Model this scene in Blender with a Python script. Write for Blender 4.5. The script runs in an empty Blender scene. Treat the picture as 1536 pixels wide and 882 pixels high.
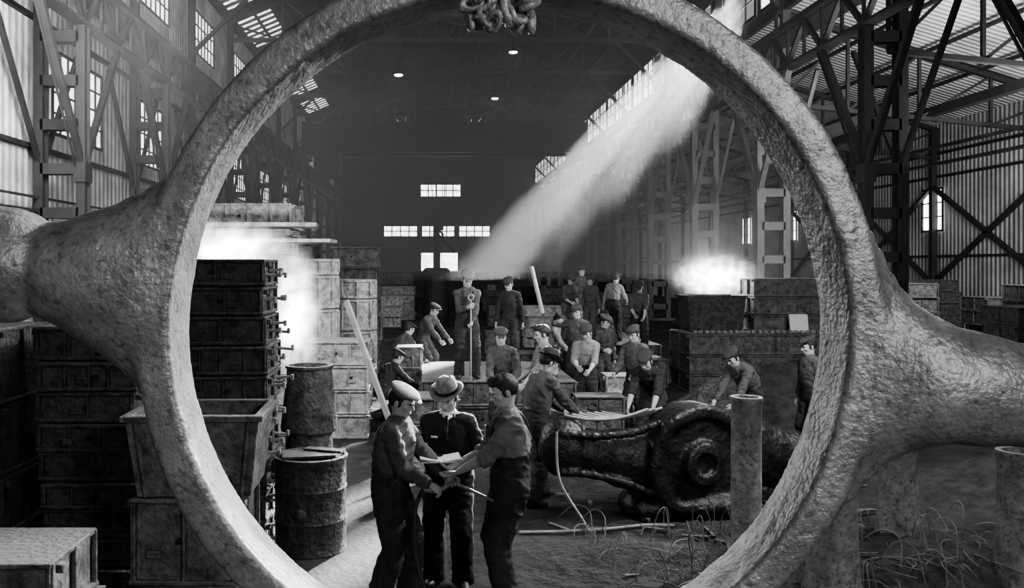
import bpy, math, random, time
import numpy as np
from mathutils import Vector, Matrix, Euler, noise
random.seed(7)
D=bpy.data; C=bpy.context
sc=C.scene
R=math.radians
LINK=[]
# ---------------------------------------------------------------- materials
def mat(name,base=.2,rough=.7,metal=0.,var=.5,scale=3.,bump=.3,bscale=20.,coord='Object',kind='noise',bdist=.02,dust=0,pits=0,pmin=.35):
    m=D.materials.new(name); m.use_nodes=True
    nt=m.node_tree; n=nt.nodes; L=nt.links
    b=n['Principled BSDF']
    b.inputs['Roughness'].default_value=rough
    b.inputs['Metallic'].default_value=metal
    tc=n.new('ShaderNodeTexCoord')
    nz=n.new('ShaderNodeTexNoise'); nz.inputs['Scale'].default_value=scale; nz.inputs['Detail'].default_value=6; nz.inputs['Roughness'].default_value=.65
    L.new(tc.outputs[coord],nz.inputs['Vector'])
    cr=n.new('ShaderNodeValToRGB')
    lo=base*(1-var); hi=base*(1+var*.8)
    cr.color_ramp.elements[0].position=.32; cr.color_ramp.elements[1].position=.68
    cr.color_ramp.elements[0].color=(lo,lo,lo,1); cr.color_ramp.elements[1].color=(hi,hi,hi,1)
    L.new(nz.outputs['Fac'],cr.inputs['Fac']); out=cr.outputs['Color']
    if dust:
        ge=n.new('ShaderNodeNewGeometry'); sp=n.new('ShaderNodeSeparateXYZ'); L.new(ge.outputs['Normal'],sp.inputs[0])
        mr=n.new('ShaderNodeMapRange'); mr.inputs['From Min'].default_value=.3; mr.inputs['From Max'].default_value=.9; mr.inputs['To Max'].default_value=.8
        L.new(sp.outputs['Z'],mr.inputs['Value']); mx=n.new('ShaderNodeMix'); mx.data_type='RGBA'
        L.new(mr.outputs[0],mx.inputs[0]); L.new(out,mx.inputs[6]); mx.inputs[7].default_value=(dust,dust,dust,1); out=mx.outputs[2]
    if pits:
        n2=n.new('ShaderNodeTexNoise'); n2.inputs['Scale'].default_value=pits; n2.inputs['Detail'].default_value=3; L.new(tc.outputs[coord],n2.inputs['Vector'])
        m2=n.new('ShaderNodeMapRange'); m2.inputs['From Min'].default_value=.30; m2.inputs['From Max'].default_value=.48; m2.inputs['To Min'].default_value=pmin; L.new(n2.outputs['Fac'],m2.inputs['Value'])
        mx=n.new('ShaderNodeMix'); mx.data_type='RGBA'; mx.blend_type='MULTIPLY'; mx.inputs[0].default_value=1
        L.new(out,mx.inputs[6]); L.new(m2.outputs[0],mx.inputs[7]); out=mx.outputs[2]
    L.new(out,b.inputs['Base Color'])
    if kind in('corr','corrx'):
        bt=n.new('ShaderNodeTexWave'); bt.wave_type='BANDS'; bt.bands_direction='Y' if kind=='corr' else 'X'
        bt.inputs['Scale'].default_value=bscale
        L.new(tc.outputs[coord],bt.inputs['Vector']); src=bt.outputs['Fac']
    elif kind=='plate':
        bt=n.new('ShaderNodeTexVoronoi'); bt.inputs['Scale'].default_value=bscale
        L.new(tc.outputs[coord],bt.inputs['Vector']); src=bt.outputs['Distance']
    else:
        bt=n.new('ShaderNodeTexNoise'); bt.inputs['Scale'].default_value=bscale; bt.inputs['Detail'].default_value=5
        L.new(tc.outputs[coord],bt.inputs['Vector']); src=bt.outputs['Fac']
    bp=n.new('ShaderNodeBump'); bp.inputs['Strength'].default_value=bump; bp.inputs['Distance'].default_value=bdist
    L.new(src,bp.inputs['Height']); L.new(bp.outputs['Normal'],b.inputs['Normal'])
    return m
def emat(name,s):
    m=D.materials.new(name); m.use_nodes=True; nt=m.node_tree; n=nt.nodes
    n.remove(n['Principled BSDF']); e=n.new('ShaderNodeEmission'); 
    tc=n.new('ShaderNodeTexCoord'); nz=n.new('ShaderNodeTexNoise'); nz.inputs['Scale'].default_value=1.5
    mr=n.new('ShaderNodeMapRange'); mr.inputs['From Min'].default_value=.3; mr.inputs['From Max'].default_value=.7
    mr.inputs['To Min'].default_value=s*.5; mr.inputs['To Max'].default_value=s*1.2
    nt.links.new(tc.outputs['Object'],nz.inputs['Vector']); nt.links.new(nz.outputs['Fac'],mr.inputs['Value'])
    nt.links.new(mr.outputs['Result'],e.inputs['Strength'])
    nt.links.new(e.outputs[0],n['Material Output'].inputs[0]); return m

M_cast=mat('cast_steel',.33,.40,.4,.35,5.,.7,50,bdist=.009,pits=34,pmin=.55)
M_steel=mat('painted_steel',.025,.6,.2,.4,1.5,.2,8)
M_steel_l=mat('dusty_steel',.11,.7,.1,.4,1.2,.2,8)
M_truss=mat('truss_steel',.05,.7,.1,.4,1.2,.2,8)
M_wallL=mat('corrugated_wall_light',.5,.7,0,.5,.7,.6,.9,kind='corr',bdist=.06)
M_wallR=mat('corrugated_wall_grey',.35,.7,0,.4,.5,.8,1.2,kind='corr',bdist=.06)
M_roofA=mat('aisle_roof_sheet',.6,.6,0,.35,.5,.8,1.1,kind='corr',bdist=.06)
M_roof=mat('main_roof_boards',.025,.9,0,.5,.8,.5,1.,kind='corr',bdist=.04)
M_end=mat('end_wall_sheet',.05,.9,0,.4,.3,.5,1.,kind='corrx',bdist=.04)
M_floor=mat('foundry_sand_floor',.04,.95,0,.8,1.6,1.,5,bdist=.16)
M_plate=mat('steel_floor_plate',.04,.6,.2,.6,2.2,.3,16,kind='plate',bdist=.015,pits=3)
M_flD=mat('flask_iron_dark',.06,.7,.1,.8,9,1.,22,bdist=.03,dust=.16)
M_flM=mat('flask_iron_grey',.12,.7,.1,.75,8,1.,22,bdist=.03,dust=.24)
M_flL=mat('flask_iron_dusty',.32,.8,0,.65,8,1.,20,bdist=.03,dust=.45)
M_black=mat('dark_recess',.01,.9,0,.2,5,.1,10)  # near-black colour stands in for the shade inside flask holes
M_pin=mat('flask_pin_steel',.32,.5,.3,.3,8,.3,30)
M_wood=mat('plank_wood',.34,.8,0,.3,4,.4,14)
M_pipe=mat('riser_pipe_scale',.27,.6,.2,.5,7,.8,26,bdist=.015,pits=26,pmin=.5)
M_hub=mat('dark_casting',.03,.40,.4,.6,7,.6,22,bdist=.03)
M_sand=mat('moulding_sand',.045,.95,0,.7,6,1.,14,bdist=.07)
M_straw=mat('straw_wire',.2,.7,0,.5,8,.2,20)
M_hose=mat('rubber_hose',.04,.5,0,.2,8,.2,20)
M_paper=mat('paper',.8,.8,0,.08,8,.1,20)
M_chain=mat('chain_iron',.38,.45,.3,.6,12,.5,30)
M_glass=emat('window_daylight',2.2)
M_glass_far=emat('window_daylight_end',5.5)
M_lamp=emat('lamp_glow',18.)

# ---------------------------------------------------------------- mesh builder
def rotm(e): return Euler([R(a) for a in e]).to_matrix()
class MB:
    def __init__(s): s.v=[]; s.f=[]; s.m=[]
    def add(s,vs,fs,mi=0):
        o=len(s.v); s.v+=[tuple(v) for v in vs]; s.f+=[tuple(i+o for i in f) for f in fs]; s.m+=[mi]*len(fs)
    def box(s,c,d,mi=0,rot=None,top=(1,1)):
        c=Vector(c); M=rotm(rot) if rot is not None else Matrix.Identity(3)
        vs=[]
        for z in (-1,1):
            tx,ty=(top if z>0 else (1,1))
            for x,y in ((-1,-1),(1,-1),(1,1),(-1,1)):
                vs.append(c+M@Vector((x*d[0]/2*tx,y*d[1]/2*ty,z*d[2]/2)))
        s.add(vs,[(3,2,1,0),(4,5,6,7),(0,1,5,4),(1,2,6,5),(2,3,7,6),(3,0,4,7)],mi)
    def beam(s,a,b,w,h=None,mi=0):
        a=Vector(a); b=Vector(b); h=h or w; d=(b-a); L=d.length; q=d.to_track_quat('Z','X' if abs(d.z)<.9*L else 'Y').to_matrix()
        c=(a+b)/2; vs=[]
        for z in (-1,1):
            for x,y in ((-1,-1),(1,-1),(1,1),(-1,1)):
                vs.append(c+q@Vector((x*w/2,y*h/2,z*L/2)))
        s.add(vs,[(3,2,1,0),(4,5,6,7),(0,1,5,4),(1,2,6,5),(2,3,7,6),(3,0,4,7)],mi)
    def loft(s,rings,mi=0,cap=True,closed=False):
        n=len(rings[0]); vs=[v for r in rings for v in r]; fs=[]
        k=len(rings); rng=range(k if closed else k-1)
        for i in rng:
            j=(i+1)%k
            for a in range(n):
                b=(a+1)%n; fs.append((i*n+a,i*n+b,j*n+b,j*n+a))
        if cap and not closed:
            fs.append(tuple(reversed(range(n)))); fs.append(tuple((k-1)*n+a for a in range(n)))
        s.add(vs,fs,mi)
    def tube(s,pts,rad,n=8,mi=0,ref=None):
        pts=[Vector(p) for p in pts]
        if not isinstance(rad,(list,tuple)): rad=[rad]*len(pts)
        rings=[]; u=None
        for i,p in enumerate(pts):
            t=(pts[min(i+1,len(pts)-1)]-pts[max(i-1,0)]).normalized()
            if u is None:
                r=Vector(ref) if ref is not None else (Vector((1,0,0)) if abs(t.x)<.8 else Vector((0,0,1)))
                u=(r-t*r.dot(t)).normalized()
            else: u=(u-t*u.dot(t)).normalized()
            w=t.cross(u); r=rad[i]; rx,ry=(r if isinstance(r,(list,tuple)) else (r,r))
            rings.append([p+u*math.cos(2*math.pi*k/n)*rx+w*math.sin(2*math.pi*k/n)*ry for k in range(n)])
        s.loft(rings,mi)
    def caps(s,a,b,ra,rb,n=10,mi=0):
        a=Vector(a); b=Vector(b); t=(b-a); t.normalize()
        pts=[];rad=[]
        for k in (80,50,20): pts.append(a-t*ra*math.sin(R(k))); rad.append(ra*math.cos(R(k)))
        for k in (0,20,50,80): pts.append(b+t*rb*math.sin(R(k))); rad.append(rb*math.cos(R(k)))
        s.tube(pts,rad,n,mi)
    def ell(s,c,r,rot=None,mi=0,nu=14,nv=9):
        c=Vector(c); M=rot if isinstance(rot,Matrix) else (rotm(rot) if rot is not None else Matrix.Identity(3))
        rings=[]
        for j in range(nv):
            ph=math.pi*(j+.5)/nv-math.pi/2
            rings.append([c+M@Vector((r[0]*math.cos(ph)*math.cos(2*math.pi*k/nu),r[1]*math.cos(ph)*math.sin(2*math.pi*k/nu),r[2]*math.sin(ph))) for k in range(nu)])
        s.loft(rings,mi)
    def lathe(s,c,prof,n=24,mi=0,rot=None):
        c=Vector(c); M=rotm(rot) if rot is not None else Matrix.Identity(3)
        s.loft([[c+M@Vector((r*math.cos(2*math.pi*k/n),r*math.sin(2*math.pi*k/n),z)) for k in range(n)] for r,z in prof],mi)
    def torus(s,c,Rr,r,M=None,mi=0,n=16,m=8,sy=1.0):
        c=Vector(c); M=M or Matrix.Identity(3)
        rings=[]
        for i in range(n):
            a=2*math.pi*i/n
            rings.append([c+M@Vector(((Rr+r*math.cos(2*math.pi*k/m))*math.cos(a),(Rr+r*math.cos(2*math.pi*k/m))*math.sin(a)*sy,r*math.sin(2*math.pi*k/m))) for k in range(m)])
        s.loft(rings,mi,closed=True)
    def build(s,name,mats,smooth=False,bevel=0,origin=None):
        V=np.array(s.v,dtype=float)
        if origin is None:
            origin=((V[:,0].min()+V[:,0].max())/2,(V[:,1].min()+V[:,1].max())/2,V[:,2].min())
        V-=np.array(origin)
        me=D.meshes.new(name); me.from_pydata(V.tolist(),[],s.f); me.update()
        if not isinstance(mats,(list,tuple)): mats=[mats]
        for m in mats: me.materials.append(m)
        me.polygons.foreach_set('material_index',s.m)
        if smooth:
            me.polygons.foreach_set('use_smooth',[True]*len(s.f))
            try: me.set_sharp_from_angle(angle=R(50))
            except Exception: pass
        ob=D.objects.new(name,me); ob.location=origin; LINK.append(ob)
        if bevel:
            b=ob.modifiers.new('b','BEVEL'); b.width=bevel; b.segments=1; b.limit_method='ANGLE'
        return ob
def curve_pts(P,n=12):
    out=[]
    P=[Vector(p) for p in P]; Q=[P[0]]+P+[P[-1]]
    for i in range(1,len(Q)-2):
        for k in range(n):
            t=k/n; a,b_,c,d=Q[i-1],Q[i],Q[i+1],Q[i+2]
            out.append(.5*((2*b_)+(c-a)*t+(2*a-5*b_+4*c-d)*t*t+(3*b_-a-3*c+d)*t**3))
    out.append(P[-1]); return out
# ------------- implicit surface -> one continuous mesh (surface nets)
class SDF:
    def __init__(s,h): s.h=h; s.pr=[]
    def ell(s,c,r,M=None,label=0,k=.012):
        s.pr.append(('e',Vector(c),tuple(r),M or Matrix.Identity(3),label,k))
    def tube(s,pts,rad,label=0,ref=None,k=.012):
        pts=[Vector(p) for p in pts]
        rad=[r if isinstance(r,(tuple,list)) else (r,r) for r in (rad if isinstance(rad,(list,tuple)) else [rad]*len(pts))]
        for a,b,ra,rb in zip(pts,pts[1:],rad,rad[1:]):
            t=(b-a).normalized(); rf=Vector(ref) if ref is not None else (Vector((1,0,0)) if abs(t.x)<.8 else Vector((0,0,1)))
            u=(rf-t*rf.dot(t)).normalized(); s.pr.append(('t',a,b,ra,rb,u,t.cross(u),label,k))
    def grid(s,lo=None,hi=None,post=None,pre=None):
        h=s.h
        if lo is None:
            L=[];H=[]
            for p in s.pr:
                if p[0]=='e': m=max(p[2]); L.append([x-m for x in p[1]]); H.append([x+m for x in p[1]])
                else:
                    m=max(p[3]+p[4]); L.append([min(x,y)-m for x,y in zip(p[1],p[2])]); H.append([max(x,y)+m for x,y in zip(p[1],p[2])])
            lo=np.min(L,0)-3*h; hi=np.max(H,0)+3*h
        lo=np.array(lo,float); hi=np.array(hi,float)
        n=np.ceil((hi-lo)/h).astype(int)+1
        ax=[lo[i]+h*np.arange(n[i]) for i in range(3)]
        F=np.full(n,.05,np.float32); Lb=np.zeros(n,np.int8); Bd=np.full(n,1.,np.float32)
        if pre is not None: F=pre(*np.meshgrid(*ax,indexing='ij',sparse=True)).astype(np.float32)
        for p in s.pr:
            m=(max(p[2]) if p[0]=='e' else max(p[3]+p[4]))+.03
            a=p[1]; b=p[1] if p[0]=='e' else p[2]
            sl=[]
            for i in range(3):
                i0=int(max(0,math.floor((min(a[i],b[i])-m-lo[i])/h))); i1=int(min(n[i],math.ceil((max(a[i],b[i])+m-lo[i])/h)+1)); sl.append(slice(i0,i1))
            if any(q.start>=q.stop for q in sl): continue
            sl=tuple(sl)
            X=ax[0][sl[0]][:,None,None]-a[0]; Y=ax[1][sl[1]][None,:,None]-a[1]; Z=ax[2][sl[2]][None,None,:]-a[2]
            if p[0]=='e':
                M=p[3]; r=p[2]; q=0
                for j in range(3):
                    c=(X*M[0][j]+Y*M[1][j]+Z*M[2][j])/r[j]; q=q+c*c
                rm=min(r); kk=np.sqrt(q); d=(kk-1)*rm; lab,k=p[4],p[5]
            else:
                _,a,b,ra,rb,u,w,lab,k=p
                ab=b-a; L2=ab.dot(ab); Ln=math.sqrt(L2); t=np.clip((X*ab[0]+Y*ab[1]+Z*ab[2])/L2,0,1)
                dx=X-t*ab[0]; dy=Y-t*ab[1]; dz=Z-t*ab[2]
                rx=ra[0]+(rb[0]-ra[0])*t; ry=ra[1]+(rb[1]-ra[1])*t; rm=np.minimum(rx,ry)
                e=(dx*ab[0]+dy*ab[1]+dz*ab[2])/Ln
                A=(dx*u[0]+dy*u[1]+dz*u[2])/rx; B=(dx*w[0]+dy*w[1]+dz*w[2])/ry; e=e/rm
                d=(np.sqrt(A*A+B*B+e*e)-1)*rm
            f=F[sl]; hh=np.maximum(k-np.abs(f-d),0)/k
            F[sl]=np.minimum(f,d)-hh*hh*k*.25
            bd=Bd[sl]; mk=d<bd; Bd[sl]=np.where(mk,d,bd); Lb[sl]=np.where(mk,lab,Lb[sl])
        if post is not None: F=post(F,*np.meshgrid(*ax,indexing='ij',sparse=True))
        s.F,s.Lb,s.lo,s.n=F,Lb,lo,n
    def mesh(s):
        F=s.F; n=F.shape; h=s.h; ins=F<0
        cells=np.zeros((n[0]-1,n[1]-1,n[2]-1),np.int8)
        for dx in (0,1):
            for dy in (0,1):
                for dz in (0,1): cells+=ins[dx:n[0]-1+dx,dy:n[1]-1+dy,dz:n[2]-1+dz]
        act=(cells>0)&(cells<8); I,J,K_=np.nonzero(act); M=len(I)
        idx=np.full(act.shape,-1,np.int64); idx[I,J,K_]=np.arange(M)
        acc=np.zeros((M,3)); cnt=np.zeros(M)
        cor=[(x,y,z) for x in (0,1) for y in (0,1) for z in (0,1)]
        val={c:F[I+c[0],J+c[1],K_+c[2]].astype(float) for c in cor}
        for c in cor:
            for a in range(3):
                if c[a]==0:
                    c2=list(c); c2[a]=1; c2=tuple(c2); v1,v2=val[c],val[c2]; m=(v1<0)!=(v2<0)
                    t=np.where(m,v1/np.where(m,v1-v2,1),0)
                    for q in range(3):
                        acc[:,q]+=np.where(m,c[q]+(t if q==a else 0),0)
                    cnt+=m
        V=(acc/cnt[:,None]+np.stack([I,J,K_],1))*h+s.lo
        lab=s.Lb[I,J,K_]; quads=[]
        for a in range(3):
            b,c=(a+1)%3,(a+2)%3
            s1=[slice(None)]*3; s2=[slice(None)]*3; s1[a]=slice(0,-1); s2[a]=slice(1,None)
            A=ins[tuple(s1)]; B=ins[tuple(s2)]; ch=A!=B
            e=list(np.nonzero(ch)); ok=(e[b]>0)&(e[c]>0)&(e[b]<n[b]-1)&(e[c]<n[c]-1)
            e=[x[ok] for x in e]; fl=A[tuple(e)]
            def g(db,dc):
                q=[x.copy() for x in e]; q[b]=q[b]-db; q[c]=q[c]-dc; return idx[tuple(q)]
            Q=np.stack([g(1,1),g(0,1),g(0,0),g(1,0)],1); Q[~fl]=Q[~fl][:,::-1]; quads.append(Q)
        Q=np.vstack(quads); Q=Q[(Q>=0).all(1)]
        return V,Q,lab
    def smooth(s,V,Q,it=2,f=.5):
        for _ in range(it):
            acc=np.zeros_like(V); cnt=np.zeros(len(V))
            for k in range(4):
                a=Q[:,k]; b=Q[:,(k+1)%4]
                for q in range(3):
                    acc[:,q]+=np.bincount(a,V[b,q],len(V))+np.bincount(b,V[a,q],len(V))
                cnt+=np.bincount(a,minlength=len(V))+np.bincount(b,minlength=len(V))
            V=V+(acc/np.maximum(cnt,1)[:,None]-V)*f
        return V
def vnormals(V,Q):
    n=np.cross(V[Q[:,2]]-V[Q[:,0]],V[Q[:,3]]-V[Q[:,1]]); N=np.zeros_like(V)
    for k in range(4):
        for q in range(3): N[:,q]+=np.bincount(Q[:,k],n[:,q],len(V))
    return N/np.maximum(np.linalg.norm(N,axis=1),1e-12)[:,None]

# ---------------------------------------------------------------- camera (view camera with rise/shift)
cam=D.cameras.new('camera'); cam.sensor_width=36; cam.lens=1300/1536*36
cam.shift_x=128/1536; cam.shift_y=-41/1536
co=D.objects.new('camera',cam); co.location=(0,0,2.75); co.rotation_euler=(R(90),0,0); LINK.append(co)

# ---------------------------------------------------------------- building
Y0,Y1=-12,98
XL,XR,XO=-10.4,12.4,22.
EAVE=15.4; RIDGE=(1.0,20.2)
b=MB(); b.box((5,43,-.1),(40,116,.2)); b.build('floor',M_floor)
b=MB(); b.box((-.55,7,.006),(1.5,13,.012)); b.build('floor_plate_walkway',M_plate)
rows=[8.1+7.3*i for i in range(0,13)]
b=MB(); b.box((XL-.1,(Y0+Y1)/2,EAVE/2),(.2,Y1-Y0,EAVE)); b.build('wall_left',M_wallL)
wn=[0]
def window(x,y,z,wd,h,axis,glass,nx,nz,fr=.05,inward=1,open_=False):
    wn[0]+=1; b=MB()
    def P(u,w,off): 
        return (x+inward*off,y+u,z+w) if axis=='x' else (x+u,y-off,z+w)
    def bar(u,w,du,dw,off,th,mi):
        c=P(u,w,off); b.box(c,((th,du,dw) if axis=='x' else (du,th,dw)),mi)
    if not open_: bar(0,0,wd,h,.02,.03,1)
    for i in range(nx+1): bar(-wd/2+wd*i/nx,0,fr*(1.8 if i in(0,nx) else 1),h,.06,.06,0)
    for i in range(nz+1): bar(0,-h/2+h*i/nz,wd+.1,fr*(1.8 if i in(0,nz) else 1),.06,.06,0)
    b.build('window_%d'%wn[0],[M_steel,glass])
for i in range(1,11):
    yc=rows[i]+ (7.3*.5) - .6
    window(XL,yc,7.6,3.6,2.3,'x',M_glass,7,4)
    if i<7: window(XL,yc,13.3,3.4,1.9,'x',M_glass,6,3)
b=MB()
for z in (3.1,5.9,9.3,11.5): b.beam((XL+.08,Y0,z),(XL+.08,Y1,z),.12,.14)
b.beam((XL+.3,Y0,4.2),(XL+.3,Y1,4.2),.08); b.beam((XL+.3,Y0,4.55),(XL+.3,Y1,4.55),.06)
b.build('trim_1',M_steel)
b=MB()
zb,zt=12.1,14.05
b.box((XR,(Y0+Y1)/2,(11.6+zb)/2),(.2,Y1-Y0,zb-11.6)); b.box((XR,(Y0+Y1)/2,(zt+EAVE)/2),(.2,Y1-Y0,EAVE-zt))
pitch=7.3/3; wcs=[]
y=Y0
while y<Y1-1:
    b.box((XR,y+.25,(zb+zt)/2),(.2,.5,zt-zb)); wcs.append(y+.5+(pitch-.5)/2); y+=pitch
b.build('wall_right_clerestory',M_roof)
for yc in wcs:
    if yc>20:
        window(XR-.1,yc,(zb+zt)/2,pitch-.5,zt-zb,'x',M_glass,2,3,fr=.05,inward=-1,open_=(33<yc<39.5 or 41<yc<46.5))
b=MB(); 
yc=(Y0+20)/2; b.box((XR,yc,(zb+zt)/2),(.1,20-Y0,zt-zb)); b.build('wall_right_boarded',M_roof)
b=MB(); a=math.atan2(11.9-8.9,XO-XR); L=math.hypot(XO-XR,3)
b.box(((XO+XR)/2,(Y0+Y1)/2,10.45),(L,Y1-Y0,.12),rot=(0,math.degrees(a),0)); b.build('ceiling_aisle_right',M_roofA)
b=MB(); b.box((XO+.1,(Y0+Y1)/2,4.55),(.2,Y1-Y0,9.1)); b.build('wall_right',M_wallR)
for yc in (37.6,44.9,52.2,59.5): window(XO,yc,5.2,1.5,1.8,'x',M_glass_far,2,3,inward=-1)
for i,yr in enumerate(rows[1:]):
    b=MB()
    b.beam((XR-.3,yr,11.55),(XO,yr,8.6),.16,.22); b.beam((XR-.3,yr,8.4),(XO,yr,7.4),.14,.16)
    for t in (0,.25,.5,.75,1):
        x=XR-.3+(XO-XR+.3)*t; zt_=11.55+(8.6-11.55)*t; zb_=8.4-t
        b.beam((x,yr,zb_),(x,yr,zt_),.1)
        if t<1:
            x2=XR-.3+(XO-XR+.3)*(t+.25); b.beam((x,yr,zb_),(x2,yr,11.55+(8.6-11.55)*(t+.25)),.08)
    b.beam((XO-.2,yr,0),(XO-.2,yr,8.7),.25,.25)
    b.build('aisle_roof_truss',M_steel)
b=MB()
for t in (.12,.3,.5,.7,.88):
    x=XR+(XO-XR)*t; b.beam((x,Y0,11.75-3*t-.1),(x,Y1,11.75-3*t-.1),.1,.16)
for z in (1.5,3.2,6.6,7.6): b.beam((XO-.08,Y0,z),(XO-.08,Y1,z),.1,.12)
b.beam((17.5,Y0,8.1),(17.5,Y1,8.1),.3,.3); b.beam((19,Y0,7.2),(19,Y1,7.2),.12); b.beam((19.6,Y0,6.7),(19.6,Y1,6.7),.12)
b.build('trim_2',M_steel)
b=MB()
for yr in rows[2:6]:
    b.beam((XO-.25,yr,2.),(XO-.25,yr+7.3,6.2),.16); b.beam((XO-.25,yr+7.3,2.),(XO-.25,yr,6.2),.16)
b.build('trim_3',M_steel)
for sgn,xa in ((-1,XL-.2),(1,XR+.2)):
    b=MB(); dx=abs(xa-RIDGE[0]); dz=RIDGE[1]-EAVE; L=math.hypot(dx,dz); a=math.degrees(math.atan2(dz,dx))*(-1 if sgn<0 else 1)
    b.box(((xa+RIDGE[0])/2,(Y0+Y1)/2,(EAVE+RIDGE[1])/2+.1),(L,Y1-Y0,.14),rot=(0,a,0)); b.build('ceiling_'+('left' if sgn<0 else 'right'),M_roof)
b=MB()
for i in range(4,9):
    for j in range(7):
        yc=rows[i]+1.+j*.8; x0,x1=-9.9,-8.2
        z=lambda x: EAVE+(x-XL)*(RIDGE[1]-EAVE)/(RIDGE[0]-XL)-.06
        b.beam((x0,yc,z(x0)),(x1,yc,z(x1)),.02,.26)
b.build('window_roof_louvres',M_glass)
b=MB(); b.box(((XL+XO)/2,Y1+.1,EAVE/2),(XO-XL,.2,EAVE)); 
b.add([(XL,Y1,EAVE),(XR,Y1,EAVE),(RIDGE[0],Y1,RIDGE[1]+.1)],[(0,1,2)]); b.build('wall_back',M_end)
for x0,x1,z0,z1,nx in ((-4.9,-1,6.1,7.4,4),(-.6,3.2,6.1,7.4,4),(3.6,7.2,6.1,7.4,4),(-.75,3.9,10.6,12.1,5)):
    window((x0+x1)/2,Y1,(z0+z1)/2,x1-x0,z1-z0,'y',M_glass_far,nx,2,fr=.12)
b=MB(); b.box((1.45,Y1-.03,2.15),(4.1,.05,4.3),1); b.box((-.7,Y1-.08,2.2),(.2,.16,4.5)); b.box((3.6,Y1-.08,2.2),(.2,.16,4.5)); b.box((1.45,Y1-.08,4.4),(4.5,.16,.2)); b.box((1.45,Y1-.08,3.2),(.2,.12,2.4))
b.build('door_1',[M_steel,M_glass_far])

def column(xi,xo,yr,mt):
    b=MB()
    for x,hh in ((xi,9.04),(xo,10.)):
        b.box((x,yr,hh/2),(.07,.34,hh)); b.box((x,yr-.17,hh/2),(.24,.03,hh)); b.box((x,yr+.17,hh/2),(.24,.03,hh))
    z=.7
    while z<9:
        b.box(((xi+xo)/2,yr-.17,z),(abs(xo-xi)-.1,.03,.28)); b.box(((xi+xo)/2,yr+.17,z),(abs(xo-xi)-.1,.03,.28)); z+=1.15
    b.box(((xi+xo)/2,yr,.06),(abs(xo-xi)+.6,.8,.12))
    b.box((xo,yr,12.6),(.26,.3,5.4))
    for d in (-1,1):
        b.beam((xi,yr,5.3),(xi,yr+d*2.5,9.0),.16,.16)
        b.beam((xo,yr,5.3),(xo,yr+d*2.5,9.0),.12,.12)
        b.beam((xi-.1,yr+d*.2,5.3),(xi-.1,yr+d*2.6,9.0),.05,.05)
    b.box((xi,yr,5.2),(.3,.5,.5))
    b.build('steel_column',mt)
for yr in rows:
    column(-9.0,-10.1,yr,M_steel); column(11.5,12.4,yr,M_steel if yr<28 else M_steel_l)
for x in (-9.0,11.5):
    b=MB()
    b.box((x,(Y0+Y1)/2,9.1),(.4,Y1-Y0,.08)); b.box((x,(Y0+Y1)/2,10.35),(.4,Y1-Y0,.1)); b.box((x,(Y0+Y1)/2,10.48),(.1,Y1-Y0,.16))
    y=Y0; k=0
    while y<Y1-1.2:
        b.beam((x,y,9.12 if k%2 else 10.3),(x,y+1.2,10.3 if k%2 else 9.12),.12,.14); b.box((x,y,9.72),(.08,.08,1.2)); y+=1.2; k+=1
    b.box((x+(.5 if x>0 else -.5),(Y0+Y1)/2,10.3),(.9,Y1-Y0,.05))
    b.build('crane_runway_girder',M_steel)
for yr in rows[2:]:
    b=MB(); xa,xb=XL+.2,XR-.2
    zt_=lambda x: EAVE-.15+(RIDGE[1]-EAVE)*(1-abs(x-RIDGE[0])/((RIDGE[0]-xa) if x<RIDGE[0] else (xb-RIDGE[0])))
    b.beam((xa,yr,14.4),(xb,yr,14.4),.22,.2)
    b.beam((xa,yr,zt_(xa)),(RIDGE[0],yr,zt_(RIDGE[0])),.2); b.beam((xb,yr,zt_(xb)),(RIDGE[0],yr,zt_(RIDGE[0])),.2)
    N=8
    for i in range(N):
        x1=xa+(xb-xa)*i/N; x2=xa+(xb-xa)*(i+1)/N
        b.beam((x1,yr,14.4),(x1,yr,zt_(x1)),.11)
        if i<N/2: b.beam((x1,yr,zt_(x1)),(x2,yr,14.4),.1)
        else: b.beam((x1,yr,14.4),(x2,yr,zt_(x2)),.1)
    for sx,xx in ((1,xa),(-1,xb)): b.beam((xx,yr,11.8),(xx+sx*2.6,yr,14.4),.16)
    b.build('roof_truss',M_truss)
b=MB()
for i in range(1,8):
    for side in (0,1):
        t=i/8; xe=XL if side==0 else XR; x=xe+(RIDGE[0]-xe)*t; z=EAVE+(RIDGE[1]-EAVE)*t-.08
        b.beam((x,15,z),(x,Y1,z),.1,.16)
for i in range(2,12):
    b.beam((-5,rows[i],14.4),(6,rows[i]+7.3,14.4),.08); b.beam((6,rows[i],14.4),(-5,rows[i]+7.3,14.4),.08)
b.build('roof_purlins',M_truss)
b=MB()
for y in (61.5,63.5):
    b.box((1.25,y,11.9),(20.2,.25,2.0)); b.box((1.25,y,12.95),(20.2,.5,.1)); b.box((1.25,y,10.9),(20.2,.5,.1))
    for i in range(14): b.box((-8.4+i*1.45,y-.15,11.9),(.08,.08,1.95))
for x in (-8.8,11.3): b.box((x,62.5,10.85),(.6,4.2,.6))
b.box((1,62.5,13.4),(2.6,2.4,.9)); b.box((-7.0,61.4,9.9),(1.8,1.6,1.7))
for x in (.1,.5,1.2,1.6): b.beam((x,62.2,12),(x*.5+.5,62.2,6),.05)
b.box((.85,62.2,5.8),(.7,.4,.9)); b.torus((.85,62.2,5.),.3,.09,rotm((90,0,0)))
b.build('overhead_crane',M_steel)
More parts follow.
